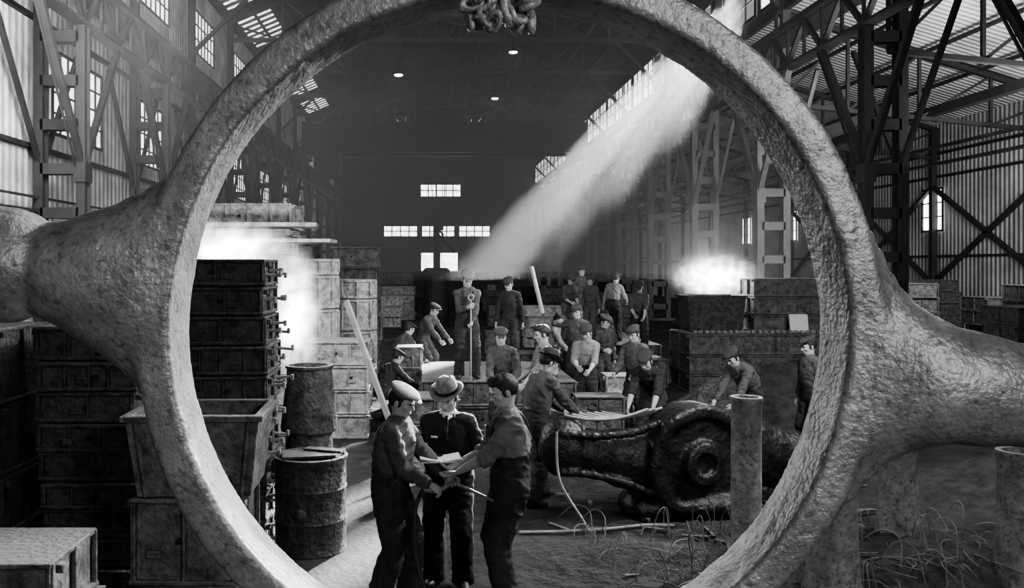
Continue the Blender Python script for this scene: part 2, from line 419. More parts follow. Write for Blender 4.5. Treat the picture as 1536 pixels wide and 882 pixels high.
for x,y,z in ((-1.3,40,11.6),(4.1,41,12.9),(4.1,52,12.85)):
    b=MB(); b.lathe((x,y,z),[(.26,0),(.24,.06),(.1,.2),(.05,.34)],20,0); b.ell((x,y,z-.01),(.2,.2,.05),mi=1); b.beam((x,y,z+.3),(x,y,14.4+.2),.03)
    b.build('pendant_lamp',[M_steel,M_lamp])

# ---------------------------------------------------------------- ring casting: one continuous surface
S=SDF(.0145)
def arm(secs,k):
    S.tube([(x,0,0) for x,_,_ in secs],[(hz,hy) for _,hz,hy in secs],0,(0,0,1),k)
arm([(1.34,.60,.075),(1.38,.53,.085),(1.42,.46,.10),(1.48,.38,.125),(1.55,.31,.15),(1.63,.262,.175),(1.72,.23,.19),(1.9,.212,.2),(3.6,.205,.2)],.06)
arm([(-1.34,.46,.075),(-1.40,.41,.10),(-1.47,.355,.13),(-1.55,.305,.16),(-1.66,.25,.18),(-1.80,.212,.19)],.06)
arm([(-2.02,.232,.216),(-2.4,.23,.215),(-3.6,.225,.21)],.01)
def ringpre(X,Y,Z):
    r=np.sqrt(X*X+Z*Z); qx=np.abs(r-1.388)-(.076-.020); qy=np.abs(Y+0*r)-(.13-.020)
    return np.minimum(np.maximum(qx,qy),0)+np.sqrt(np.maximum(qx,0)**2+np.maximum(qy,0)**2)-.020
def ringpost(F,X,Y,Z):
    r=np.sqrt(X*X+Z*Z); return np.maximum(F,(1.312-.015*np.clip(Y/.12,-1,1))-r).astype(np.float32)
S.grid(lo=(-3.2,-.32,-1.56),hi=(3.2,.32,1.56),pre=ringpre,post=ringpost)
V,Q,lab=S.mesh(); V=S.smooth(V,Q,1,.5); N_=vnormals(V,Q)
dd=np.array([noise.noise(Vector(p)*3.1)*.006+noise.noise(Vector(p)*11)*.003+noise.noise(Vector(p)*32)*.0018 for p in V])
V=V+N_*dd[:,None]
me=D.meshes.new('ring_frame_casting'); me.from_pydata(V.tolist(),[],Q.tolist()); me.update(); me.materials.append(M_cast)
me.polygons.foreach_set('use_smooth',[True]*len(Q))
ringo=D.objects.new('ring_frame_casting',me); ringo.location=(.324,3.5,2.50); ringo.rotation_euler=(0,R(7.3),0); LINK.append(ringo)
b=MB()
def link(c,M): b.torus(c,.038,.0145,M,n=16,m=8,sy=.62)
for strand,(xo,ph) in enumerate(((-.09,0),(-.03,.5),(.04,.2),(.09,.7))):
    for k in range(17):
        a=2*math.pi*(k+ph)/17; cy=math.cos(a)*.175; cz=math.sin(a)*.125
        tang=Vector((0,-math.sin(a),math.cos(a)))
        q=tang.to_track_quat('X','Z').to_matrix()@rotm((90*(k%2)+random.uniform(-15,15),0,0))
        link((.29+xo+random.uniform(-.012,.012),3.5+cy,3.88+cz),q)
for k in range(32):
    link((.29+random.uniform(-.12,.12),3.33+random.uniform(-.03,.05),3.73+random.uniform(-.05,.08)),rotm([random.uniform(0,180) for _ in range(3)]))
for k in range(60):
    link((.29,3.5,4.05+k*.052),rotm((0,90,0))@rotm((90*(k%2),0,0)))
b.build('lifting_chain',M_chain,smooth=True)

# ---------------------------------------------------------------- flasks
def flask(b,c,s,z0,mi=0,rot=0,pins=False,knob=True):
    """moulding box: body, flanges, ribs, trunnion, lugs"""
    M=rotm((0,0,rot)); cx,cy=c; sx,sy,sz=s
    def B(dx,dy,dz,ax,ay,az,m): 
        p=M@Vector((dx,dy,0)); b.box((cx+p.x,cy+p.y,z0+dz),(ax,ay,az),m,rot=(0,0,rot))
    B(0,0,sz/2,sx-.08,sy-.08,sz-.04,mi)
    B(0,0,.016,sx,sy,.03,mi); B(0,0,sz-.02,sx-random.uniform(0,.03),sy,.03,mi)
    n=random.randint(2,4)
    for i in range(n+1):
        x=-sx/2+.03+(sx-.06)*(i+random.uniform(-.12,.12)*(0<i<n))/n; B(x,-sy/2+.028,sz/2,.022,.04,sz-.02,mi)
    for i in range(3):
        y=-sy/2+.03+(sy-.06)*i/2; B(sx/2-.02,y,sz/2,.035,.022,sz-.02,mi); B(-sx/2+.02,y,sz/2,.035,.022,sz-.02,mi)
    for sx_ in (-1,1): B(sx_*(sx/2+.01),-sy/2+.1,sz-.055,.05,.07,.05,mi)
    if knob and random.random()<.7:
        dx=random.uniform(-.3,.3); p=M@Vector((dx*sx,-sy/2+.045,0)); q=M@Vector((dx*sx,-sy/2+.02,0))
        b.caps((cx+p.x,cy+p.y,z0+sz*.5),(cx+q.x,cy+q.y,z0+sz*.5),.022,.022,8,2)  # solid cap, a hole's darkness put into its colour
        dx=random.uniform(-.35,.35); B(dx*sx,-sy/2+.02,sz*.35,.10,.03,.05,mi)
    if pins:
        for dy in (-.40,-.1,.2):
            p=M@Vector((sx/2-.02,dy*sy,0)); q=M@Vector((sx/2+random.uniform(.08,.16),dy*sy,0))
            zz=z0+sz*.55+random.uniform(-.07,.07)
            b.beam((cx+p.x,cy+p.y,zz),(cx+q.x,cy+q.y,zz+random.uniform(-.02,.02)),.028,.028,1); b.box((cx+q.x,cy+q.y,zz),(.03,.05,.06),1)
def stack(name,c,s,z0,hs,mt,pins=False,jit=.03,rj=2,knob=True):
    b=MB(); z=z0
    for h in hs:
        dx,dy=random.uniform(-jit,jit),random.uniform(-jit,jit); k=random.uniform(.95,1.03) if jit else 1
        flask(b,(c[0]+dx,c[1]+dy),(s[0]*k,s[1]*k,h-.008),z,0,random.uniform(-rj,rj),pins,knob=knob); z+=h
    return b.build(name,[mt,M_pin,M_black],bevel=.006)
stack('moulding_flask_stack',(-1.98,8.75),(.86,.9),0,[.285]*9+[.27],M_flD,pins=True)
stack('moulding_flask_stack',(-2.78,7.6),(.85,1.0),0,[.27,.24,.25,.22,.25,.24,.26,.25,.29],M_flD,jit=.05)
stack('moulding_flask_stack',(-3.95,7.6),(.9,1.0),0,[.5,.5,.6,.65],M_flD,jit=.04)
stack('moulding_flask_stack',(-4.6,10.2),(1.5,1.2),0,[.3]*6,M_flD,jit=.05)
stack('moulding_flask',(-2.45,5.2),(.75,.7),0,[.36,.36,.38],M_flM)
b=MB()
flask(b,(-1.62,6.3),(.80,.7,.55),0,0,3); flask(b,(-1.66,6.3),(.76,.7,.6),.555,0,-2)
def openbox(b,c,z0,h,bx,by,tx,ty,t=.04,mi=0,rot=0):
    M=rotm((0,0,rot)); 
    def rg(x,y,z): return [Vector((c[0],c[1],z))+M@Vector(p) for p in ((-x/2,-y/2,0),(x/2,-y/2,0),(x/2,y/2,0),(-x/2,y/2,0))]
    b.loft([rg(bx,by,z0),rg(tx,ty,z0+h),rg(tx-2*t,ty-2*t,z0+h),rg(bx-2*t,by-2*t,z0+t)],mi)
    b.loft([rg(tx+.05,ty+.05,z0+h-.04),rg(tx+.05,ty+.05,z0+h),rg(tx-.02,ty-.02,z0+h),rg(tx-.02,ty-.02,z0+h-.04)],mi,cap=False)
    for u in (-.42,-.1,.42):
        p0=Vector((c[0],c[1],z0))+M@Vector((u*bx,-by/2-.005,0)); p1=Vector((c[0],c[1],z0+h-.03))+M@Vector((u*tx,-ty/2-.005,0)); b.beam(p0,p1,.03,.03,mi)
openbox(b,(-1.62,6.3),1.16,.57,.78,.62,.92,.74,rot=2)
b.build('tapered_mould_box',[M_flM,M_pin,M_black],bevel=.006)
stack('moulding_flask_stack',(-2.95,14.6),(1.5,1.2),0,[.5,.5,.5,.5,.5,.45,.3,.12,.42],M_flL,jit=.08)
b=MB(); b.box((-2.72,13.6,3.40),(2.0,.7,.06),0,rot=(0,0,4)); b.box((-2.6,13.6,3.15),(2.3,.7,.05),0,rot=(0,0,-3)); b.build('mould_board',M_flL)
stack('moulding_flask_stack',(-1.46,14.3),(1.08,.9),0,[.39]*4,M_flL,jit=.02,rj=1)
def drumstack(name,c,r,zs,mt):
    b=MB()
    for z0,h in zs:
        b.lathe((c[0],c[1],z0),[(r*.97,0),(r*1.04,.01),(r*1.04,.05),(r*.97,.06),(r*.97,h-.07),(r*1.04,h-.06),(r*1.04,h-.015),(r*.97,h-.01)],28)
        for k in range(10):
            a=2*math.pi*k/10; b.box((c[0]+math.cos(a)*r,c[1]+math.sin(a)*r,z0+h/2),(.05,.05,h-.1),rot=(0,0,math.degrees(a)))
    b.build(name,mt,smooth=False,bevel=.004)
drumstack('round_flask_stack',(-2.02,15.7),.42,[(0,.7),(.7,.7),(1.4,.6),(2.0,.6),(2.6,.3)],M_flL)
drumstack('round_flask_stack',(-1.55,17.9),.5,[(0,.7),(.7,.75),(1.45,.65),(2.1,.4)],M_flL)
stack('moulding_flask_stack',(-1.6,19.8),(1.1,1.0),0,[.55]*5+[.45],M_flM,jit=.05)
stack('moulding_flask_stack',(-3.4,20.5),(1.6,1.2),0,[.55]*6,M_flM,jit=.08)
stack('moulding_flask_stack',(-4.9,16.5),(1.6,1.2),0,[.5]*6,M_flM,jit=.08)
b=MB()
for z0 in (0,.78):
    b.lathe((-1.42,10.5,z0),[(.34,0),(.345,.03),(.27,.74),(.29,.75),(.29,.78),(.25,.78),(.23,.72)],30)
b.build('pouring_bucket',M_flM,smooth=True)
b=MB()
b.lathe((-1.13,8.45,0),[(.34,0),(.355,.02),(.345,.05),(.345,.3),(.355,.32),(.345,.34),(.345,.6),(.355,.62),(.345,.64),(.345,.88),(.36,.9),(.36,.92),(.33,.925),(.32,.90)],36)
b.box((-1.15,8.4,.935),(.5,.32,.02),rot=(0,0,12)); b.box((-1.0,8.5,.955),(.4,.12,.02),rot=(0,0,-20)); b.ell((-1.18,8.10,.42),(.06,.03,.06),mi=0)
b.build('steel_drum',M_flD,smooth=True)
b=MB(); b.beam((-.40,13.0,.0),(-1.28,13.8,2.2),.10,.04); b.build('leaning_plank',M_wood)
b=MB(); b.beam((2.12,15.85,1.9),(1.93,15.95,2.75),.11,.04); b.build('raised_plank',M_wood)

stack('mould_platform',(1.2,15.9),(2.6,3.0),0,[.43,.43],M_flM,jit=0,rj=0)
stack('mould_platform',(4.5,23.6),(2.6,4.4),0,[.42,.42],M_flM,jit=0,rj=0)
stack('mould_platform',(4.95,20.2),(1.1,1.0),0,[.33,.32],M_flM,jit=0,rj=0)
stack('moulding_flask',(.0,13.6),(1.0,.8),0,[.35,.4],M_flM)
stack('moulding_flask',(-.3,16.4),(.5,.6),0,[.4,.45,.42],M_flL)
stack('moulding_flask',(2.3,19.5),(1.2,.9),0,[.45,.4],M_flM)
stack('moulding_flask',(3.7,16.2),(.9,.6),0,[.42,.34],M_flL)
stack('moulding_flask',(2.75,14.0),(.8,.5),0,[.4,.3],M_flM)
stack('moulding_flask_stack',(1.4,58),(5.2,1.6),0,[.62]*4,M_flD,jit=.1,knob=False)
stack('moulding_flask_stack',(-1.9,46),(2.2,1.6),0,[.6]*4,M_flM,jit=.1,knob=False)
b=MB(); b.beam((.45,40,0),(.45,40,4.6),.3); b.beam((.45,40,4.3),(1.3,40,3.4),.14); b.lathe((.45,40,0),[(.5,0),(.62,.5),(.62,2.6),(.5,2.7)],20); b.build('jib_crane_post',M_steel)
for i in range(34):
    x=random.uniform(-7.5,4.8); y=random.uniform(26,70)
    if -1.2<x<2.2 and y<60: continue
    if 3<x<6 and y<28: continue
    stack('moulding_flask_stack',(x,y),(random.uniform(.9,2.2),random.uniform(.8,1.6)),0,[random.uniform(.35,.6)]*random.randint(2,4),random.choice((M_flM,M_flD,M_flL)),jit=.1,knob=False)
for i in range(12):
    x=random.uniform(6.8,9.6); y=25+i*3.4
    stack('moulding_flask_stack',(x,y),(random.uniform(1.,2.2),random.uniform(.8,1.6)),0,[random.uniform(.35,.55)]*random.randint(3,4),random.choice((M_flM,M_flD)),jit=.1,knob=False)
for x,y,n in ((15,21,4),(17.5,24,5),(14.5,27,5),(18.5,27.5,4),(16,31,5),(19.5,34,5),(10.9,19,3)):
    stack('moulding_flask_stack',(x,y),(2.2,1.4),0,[.45]*n,M_flD,jit=.1,knob=False)
stack('casting_bank',(7.5,19.6),(3.6,1.6),0,[.42,.42,.45],M_flM,jit=0,rj=0)
b=MB(); openbox(b,(6.55,20.0),1.30,.8,1.2,.8,1.32,.9); b.build('open_flask_box',[M_flD,M_pin,M_black],bevel=.006)
stack('moulding_flask_stack',(8.3,19.9),(1.9,.9),1.30,[.38,.4,.42],M_flM,jit=.0,rj=0)
b=MB()
for i in range(24): b.box((5.85+i*.13,18.92,1.33),(.07,.07,.06),0,rot=(0,0,random.uniform(0,40)))
b.build('flask_wedges',M_pin)
b=MB(); b.box((8.2,19.1,1.50),(.42,.03,.4),rot=(-8,0,6)); b.build('white_notice_sheet',M_paper)
def heap(name,c,rx,ry,h,mt,seed=0,n=48):
    vs=[];fs=[]
    for j in range(n+1):
        for i in range(n+1):
            u=i/n*2-1; w=j/n*2-1; r=math.hypot(u,w)
            z=h*max(0,math.cos(min(r,1)*math.pi/2))**1.2
            p=Vector((u*3+seed,w*3,seed)); z+=(noise.noise(p*1.3)*.25+noise.noise(p*4)*.16+noise.noise(p*10)*.08)*h*max(0,1-r*.9)
            vs.append((c[0]+u*rx,c[1]+w*ry,max(z,0) if r<1 else -.02))
    for j in range(n):
        for i in range(n): a=j*(n+1)+i; fs.append((a,a+1,a+n+2,a+n+1))
    b=MB(); b.add(vs,fs); return b.build(name,mt,smooth=True,origin=(c[0],c[1],0))
heap('sand_heap',(6.3,15.2),2.4,2.2,1.05,M_sand,3)
heap('sand_heap',(4.4,7.8),1.5,.8,.36,M_sand,5)
heap('sand_heap',(2.0,8.2),1.4,.6,.10,M_sand,11)
heap('sand_heap',(8.6,10.5),3.0,1.6,.6,M_sand,15)
heap('sand_heap',(-.3,12.1),.7,.5,.16,M_sand,21)
heap('sand_heap',(2.2,11.3),1.6,.8,.18,M_sand,27)

# big dark hub casting with hooked lever arm (continuous surface)
S=SDF(.018)
def rs(pts,k=.05):
    S.tube([p[:3] for p in pts],[(p[3],p[4]) for p in pts],0,(0,0,1),k)
rs([(1.50,9.5,.77,.25,.17),(1.75,9.5,.73,.24,.18),(2.1,9.52,.66,.30,.19),(2.5,9.56,.60,.42,.19),(2.9,9.6,.62,.50,.2)])
rs([(1.47,9.5,.78,.33,.24),(1.53,9.5,.78,.33,.24)],.02)
for zz in (.96,.54): rs([(p.x,p.y,p.z,.04,.04) for p in curve_pts([(1.46,9.31,zz),(1.8,9.31,zz-.03),(2.2,9.33,zz+(.0 if zz>.7 else -.14)),(2.5,9.36,zz+(.10 if zz>.7 else -.26))],3)],.03)
rs([(3.1,9.8,.72,.42,.28),(3.7,10.0,.62,.38,.26),(4.2,10.1,.5,.34,.24),(4.6,10.1,.36,.30,.22)])
rs([(2.3,9.6,.12,.16,.3),(3.4,9.7,.12,.16,.32)])
ca,sa=math.cos(R(14)),math.sin(R(14))
def hubpost(F,X,Y,Z):
    x=(X-2.97); y=(Y-9.6); z=Z-.60
    xr=x*ca+y*sa; yr=-x*sa+y*ca; r=np.sqrt(xr*xr+z*z)
    prof=np.interp(r.ravel(),[0,.10,.13,.23,.27,.46,.52,.60,.66],[.20,.20,.25,.24,.16,.15,.20,.20,.15]).reshape(r.shape)
    d=np.maximum(np.maximum(r-.64,-yr-prof),yr-.24)
    k=.04; hh=np.maximum(k-np.abs(F-d),0)/k
    return (np.minimum(F,d)-hh*hh*k*.25).astype(np.float32)
S.grid(lo=(1.1,9.1,-.06),hi=(4.95,10.45,1.45),post=hubpost)
V,Q,lab=S.mesh(); V=S.smooth(V,Q,1,.5); N_=vnormals(V,Q)
V=V+N_*np.array([noise.noise(Vector(p)*6)*.012+noise.noise(Vector(p)*22)*.005 for p in V])[:,None]
V[:,2]=np.maximum(V[:,2],0)
me=D.meshes.new('hub_lever_casting'); me.from_pydata(V.tolist(),[],Q.tolist()); me.update(); me.materials.append(M_hub); me.polygons.foreach_set('use_smooth',[True]*len(Q))
o=D.objects.new('hub_lever_casting',me); LINK.append(o)
b=MB()
for i in range(6): 
    x=1.5+i*.09; b.tube(curve_pts([(x,9.45+i*.04,1.13),(x+.25,9.42+i*.04,1.09),(x+.6,9.5+i*.05,1.09),(x+.95,9.6+i*.05,1.17)],5),.018,8)
b.build('reinforcing_rods',M_pin,smooth=True)
def pipe(c,r,h,flare=1.0):
    b=MB(); p=[(r*flare*1.15,0),(r*flare*1.1,.05),(r*flare,.12),(r*(1+(flare-1)*.4),h*.35),(r,h*.6),(r,h-.05),(r*1.06,h-.04),(r*1.06,h),(r*.8,h),(r*.78,h-.12)]
    b.lathe((c[0],c[1],0),p,30); b.build('riser_pipe',M_pipe,smooth=True)
pipe((2.95,8.0),.135,1.55); pipe((3.42,7.3),.19,1.15,1.15); pipe((4.3,7.9),.16,1.25,1.35); pipe((5.0,7.3),.17,1.2,1.2)
b=MB()
for i in range(320):
    x=random.gauss(3.2,1.1); y=random.uniform(7.0,8.9)
    if x<1.6: continue
    h=random.uniform(.03,.4)*(1 if random.random()<.35 else .3); d=random.uniform(0,6.28); l=random.uniform(.1,.45)
    z0=.02+(.2 if ((x-4.4)/1.5)**2+((y-7.8)/.8)**2<.6 else 0)
    p=curve_pts([(x,y,z0),(x+math.cos(d)*l*.3,y+math.sin(d)*l*.3,z0+h*.9),(x+math.cos(d+.5)*l*.7,y+math.sin(d+.5)*l*.7,z0+h),(x+math.cos(d+.8)*l,y+math.sin(d+.8)*l,z0+h*.4)],3)
    b.tube(p,[.006]*4+[.005]*3+[.004]*3,4)
b.build('straw_debris',M_straw)
b=MB()
for i in range(70):   # scrap sprues, wedges and bar offcuts lying on the sand
    x=random.uniform(1.0,5.5); y=random.uniform(7.3,12.5) if x>1.6 else random.uniform(10.3,12.8)
    a=random.uniform(0,math.pi); l=random.uniform(.06,.3); w=random.uniform(.015,.05)
    b.box((x,y,.012+w/2),(l,w*1.4,w),0,rot=(0,random.uniform(-3,3),math.degrees(a)))
b.build('scrap_iron',M_flM)
b=MB(); b.tube(curve_pts([(.95,8.9,.02),(1.4,8.9,.03),(1.9,9.0,.03),(2.3,9.12,.03),(2.6,9.1,.03)]),.018,8)
b.tube(curve_pts([(1.38,9.2,1.0),(1.40,9.1,.5),(1.65,8.9,.03),(1.3,9.2,.03)]),.014,8); b.build('air_hose',M_pin,smooth=True)

# ---------------------------------------------------------------- people
M_skin=mat('skin',.44,.55,0,.1,12,.15,60,bdist=.004)
M_hair=mat('dark_hair',.02,.5,0,.4,30,.5,80)
M_boot=mat('leather_boot',.03,.5,0,.4,12,.2,30)
M_cDark=mat('dark_cloth',.032,.9,0,.3,9,.6,30,bdist=.012)
M_cMid=mat('work_shirt',.085,.9,0,.3,9,.6,30,bdist=.012)
M_cLight=mat('light_shirt',.22,.9,0,.25,7,.6,30,bdist=.012)
M_cDenim=mat('denim_overalls',.05,.9,0,.35,9,.6,30,bdist=.012)
M_suit=mat('suit_cloth',.012,.85,0,.2,9,.5,30,bdist=.01)
M_white=mat('white_cloth',.7,.8,0,.1,9,.2,16,bdist=.01)
M_capL=mat('cap_tweed',.32,.9,0,.3,40,.4,60,bdist=.005)
M_capM=mat('felt_hat',.2,.9,0,.3,30,.4,60,bdist=.005)
M_capD=mat('cap_dark',.05,.9,0,.3,40,.4,60,bdist=.005)
M_eye=mat('eye_dark',.01,.3,0,.1,5,.0,5)
def ik(a,b,l1,l2,pole):
    d=b-a; L=d.length; dn=d.normalized(); L=min(L,(l1+l2)*.995); L=max(L,abs(l1-l2)+.02); b=a+dn*L
    x=(l1*l1-l2*l2+L*L)/(2*L); h=math.sqrt(max(l1*l1-x*x,0)); pp=Vector(pole); pp=(pp-dn*pp.dot(dn)).normalized()
    return a+dn*x+pp*h,b
def figure(name,loc,yaw,H=1.75,lean=5,side=0,twist=0,drop=0,hip=(0,0),head=(0,0,0),rh=(.28,.05,.82),lh=(-.28,.05,.82),rf=(.13,.0),lf=(-.13,.05),
           rp=None,lp=None,re=(.5,-1,-.3),le=(-.5,-1,-.3),rk=(.1,1,0),lk=(-.1,1,0),curl=.7,top=None,bot=None,hat='cap',hatm=None,rolled=False,overalls=False,
           suit=False,vox=.016,hvox=.009,K=1.07,amp=1.):
    top=top or M_cMid; bot=bot or M_cDenim; hatm=hatm or M_capD
    B=SDF(vox); Hd=SDF(hvox); ex=MB()
    P=Vector((hip[0],hip[1],.95-drop))
    def dirl(a,sd): return Vector((math.sin(R(sd)),math.sin(R(a))*math.cos(R(sd)),math.cos(R(a))*math.cos(R(sd)))).normalized()
    u0=dirl(lean*.35,side*.3); u1=dirl(lean*.9,side*.8); u2=dirl(lean*1.15,side)
    waist=P+u0*.13; chest=waist+u1*.22; shl=chest+u2*.13; neck=shl+u2*.06
    lat0=Vector((1,0,0)); tw=Matrix.Rotation(R(twist),3,'Z'); lat1=(tw@lat0); lat2=(lat1-u2*lat1.dot(u2)).normalized(); latm=(lat0+lat1).normalized()
    def ring(c,up,lat,rx,ry,n=20,off=0):
        up=up.normalized(); lat=(lat-up*lat.dot(up)).normalized(); f=up.cross(lat)
        return [c+f*off+lat*math.cos(t)*rx+f*math.sin(t)*ry for t in [2*math.pi*k/n for k in range(n)]]
    wl=1 if overalls else 0; f2=u2.cross(lat2); front=-f2 if f2.y<0 else f2
    B.tube([P-u0*.015,P+u0*.05,waist],[(.165*K,.125*K),(.16*K,.12*K),(.148*K,.112*K)],1,lat0,.02)
    B.tube([waist+u1*.035,waist+u1*.11],[(.160*K,.124*K),(.166*K,.128*K)],wl,latm,.02)
    B.tube([waist+u1*.11,chest,chest+u2*.05,shl-u2*.02],[(.166*K,.128*K),(.172*K,.132*K),(.165*K,.12*K),(.13*K,.09*K)],0,lat2,.02)
    B.tube([shl-u2*.03,neck-u2*.015],[(.115,.083),(.062,.062)],0,lat2,.04)
    B.tube([shl+lat2*.12-u2*.005,shl-lat2*.12-u2*.005],[(.052,.056),(.052,.056)],0,None,.04)
    if suit:
        B.tube([P-u0*.13,P,waist,waist+u1*.1],[(.19*K,.15*K),(.185*K,.145*K),(.165*K,.13*K),(.17*K,.13*K)],0,lat0,.02)
    ph,yh,rhd=head
    hd=dirl(lean*.7+ph*.35,side); hc=neck+hd*.138
    HM=(Matrix.Rotation(R(twist+yh),3,'Z')@Matrix.Rotation(R(-(lean*.6+ph)),3,'X')@Matrix.Rotation(R(rhd),3,'Y'))
    hs=1.05
    def h(p): return hc+HM@(Vector(p)*hs)
    Hd.tube([neck-hd*.03,neck+hd*.03,h((0,-.014,-.04))],[.058,.055,.058],2,None,.02)
    E=lambda c,r,k=.012: Hd.ell(h(c),[q*hs for q in r],HM,2,k)
    E((0,-.012,.018),(.075,.094,.098)); E((0,.02,-.02),(.062,.07,.088),.02); E((0,.054,-.088),(.026,.026,.022),.02); E((0,.014,-.066),(.054,.06,.046),.02)
    E((0,.087,-.050),(.021,.010,.006),.006); E((0,.086,-.063),(.019,.010,.007),.006)
    Hd.tube([h((0,.082,.018)),h((0,.098,-.006)),h((0,.110,-.022))],[.008,.009,.012],2,None,.008); Hd.ell(h((.011,.096,-.026)),(.009,.011,.008),HM,2,.006); Hd.ell(h((-.011,.096,-.026)),(.009,.011,.008),HM,2,.006)
    X=lambda c,r,M,mi,nu=14,nv=9: ex.ell(h(c),[q*hs for q in r],M,mi,nu,nv)
    for sg in (-1,1):
        E((.031*sg,.078,.026),(.026,.013,.008),.01); E((.040*sg,.060,-.022),(.022,.018,.018),.015); E((.078*sg,-.008,-.012),(.008,.018,.031),.006)
        X((.030*sg,.0830,.005),(.013,.007,.0065),HM,5,10,6); X((.030*sg,.0880,.004),(.0068,.0035,.0065),HM,6,8,5)
        X((.031*sg,.090,.026),(.02,.006,.0045),HM,4,8,5); X((.030*sg,.0845,.0125),(.016,.007,.003),HM,4,8,4)
    X((0,.0965,-.0565),(.019,.002,.002),HM,6,8,5)
    X((0,-.024,.028),(.083,.098,.098),HM,4,22,13)
    for sg in (-1,1): X((.073*sg,.012,.0),(.007,.02,.03),HM,4,8,6)
    if hat is None: 
        X((.005,.012,.083),(.073,.078,.048),HM,4,18,9); X((.012,.045,.098),(.052,.048,.036),HM@rotm((15,0,10)),4,12,7)
    if hat=='cap':
        X((0,-.012,.07),(.088,.106,.042),HM@rotm((-9,0,0)),7,20,8); X((.004,.004,.095),(.108,.13,.030),HM@rotm((-11,4,0)),7,24,9); X((0,.106,.066),(.064,.053,.006),HM@rotm((-24,0,0)),7,18,6); X((0,0,.124),(.01,.01,.006),HM,7,8,5)
    if hat=='fedora':
        def rr(z,rx,ry): return [h((rx*math.cos(t),ry*math.sin(t)-.004,z-(.022*max(0,1-abs(math.cos(t))*2.2) if z>.15 else 0))) for t in [2*math.pi*k/24 for k in range(24)]]
        ex.loft([rr(.055,.088,.106),rr(.09,.088,.106),rr(.13,.082,.10),rr(.160,.072,.088),rr(.164,.04,.06)],7)
        ex.loft([rr(.06,.09,.108),rr(.092,.0905,.1085)],6,cap=False)
        ex.loft([[h((a*math.cos(t),bb*math.sin(t),z+.028*abs(math.cos(t))**2*(a>.1)-.012*max(0,math.sin(t))*(a>.1))) for t in [2*math.pi*k/28 for k in range(28)]] for a,bb,z in ((.085,.1,.056),(.12,.138,.054),(.138,.158,.058),(.138,.158,.063),(.12,.138,.060),(.085,.1,.062))],7,cap=False)
    cup=(u2+hd).normalized()
    ex.loft([ring(neck-cup*.02,cup,lat2,.086,.08),ring(neck+cup*.025,cup,lat2,.070,.068),ring(neck+cup*.03,cup,lat2,.062,.060),ring(neck,cup,lat2,.060,.058)],9 if suit else 0,cap=False)
    if not suit:
        for sg in (-1,1): ex.tube([neck+cup*.02+front*.055+lat2*.035*sg,neck-cup*.03+front*.085+lat2*.05*sg,neck-cup*.06+front*.094+lat2*.035*sg],[(.012,.006),(.024,.006),(.005,.004)],6,0,ref=lat2)
    hands=[]
    for sg,tg,pole,pn in ((1,rh,re,rp),(-1,lh,le,lp)):
        sh=shl+lat2*.15*K*sg-u2*.025
        el,wr=ik(sh,Vector(tg),.29,.25,pole)
        B.tube([shl+lat2*.10*sg,sh],[.062,.063*K],0,None,.03)
        B.tube([sh,sh+(el-sh)*.35,sh+(el-sh)*.8,el],[.063*K,.061*K,.055*K,.052*K],0,None,.012)
        mid=el+(wr-el)*.35
        if rolled:
            B.tube([el,el+(wr-el)*.12],[.052*K,.053*K],0)
            B.tube([el+(wr-el)*.1,mid,el+(wr-el)*.75,wr],[.042,.044,.034,.027],2,None,.004)
            ex.tube([el+(wr-el)*.08,el+(wr-el)*.12,el+(wr-el)*.28,el+(wr-el)*.3],[.053*K,.060*K,.059*K,.050*K],16,0)
        else:
            B.tube([el,mid,el+(wr-el)*.82],[.052*K,.053*K,.045*K],0)
            ex.tube([el+(wr-el)*.8,wr-(wr-el)*.10,wr-(wr-el)*.06,wr+(wr-el)*.0],[.046*K,.044*K,.041*K,.036*K],14,0)
        hdn=(wr-el).normalized(); pnv=Vector(pn) if pn is not None else Vector((-sg,.2,-.2)); pnv=(pnv-hdn*pnv.dot(hdn)).normalized()
        la=hdn.cross(pnv)*sg
        def tb(pts,rad,n=8): ex.tube(pts,rad,n,2,ref=la)
        tb([wr-hdn*.06,wr-hdn*.0,wr+hdn*.02,wr+hdn*.06,wr+hdn*.095,wr+hdn*.105],[(.028,.026),(.027,.021),(.034,.019),(.042,.017),(.041,.014),(.034,.009)],14)
        for q,(of,ln,ang) in enumerate(((.031,.074,.10),(.0105,.082,.02),(-.0105,.076,-.05),(-.031,.060,-.13))):
            p=wr+hdn*.088+la*of; d=(hdn+la*ang).normalized(); pts=[p-d*.01,p]; c=0
            for k,fr in enumerate((.45,.32,.26)):
                c+=curl*(.65,.95,.6)[k]*(1+.07*q); dd=(d*math.cos(c)+pnv*math.sin(c)).normalized(); p=p+dd*ln*fr; pts.append(p)
            tb(pts,[.0095,.0098,.009,.0082,.0060])
        tp=wr+hdn*.03+la*.026; d1=(hdn*.75+la*.62+pnv*.35).normalized(); d2=(hdn*.9+la*.05+pnv*.5).normalized()
        tb([tp-d1*.01,tp+d1*.036,tp+d1*.036+d2*.03,tp+d1*.036+d2*.052],[.013,.0118,.0105,.007])
        hands.append(wr+hdn*.085+pnv*.02)
    for sg,ft,kp in ((1,rf,rk),(-1,lf,lk)):
        hp=P+lat0*.085*K*sg-u0*.03; an=Vector((ft[0],ft[1],.09)); kn,an=ik(hp,an,.43,.43,kp)
        B.tube([hp,hp+(kn-hp)*.35,hp+(kn-hp)*.8,kn],[.098*K,.097*K,.084*K,.080*K],1,None,.015)
        B.tube([kn,kn+(an-kn)*.35,kn+(an-kn)*.8],[.080*K,.081*K,.080*K],1,None,.012)
        az=an.z-.09
        ex.tube([kn+(an-kn)*.74,kn+(an-kn)*.9,an-Vector((0,0,.035)),an-Vector((0,0,.03))],[.077*K,.082*K,.088*K,.07*K],18,1)
        fw=Vector((.18*sg,1,0)).normalized()
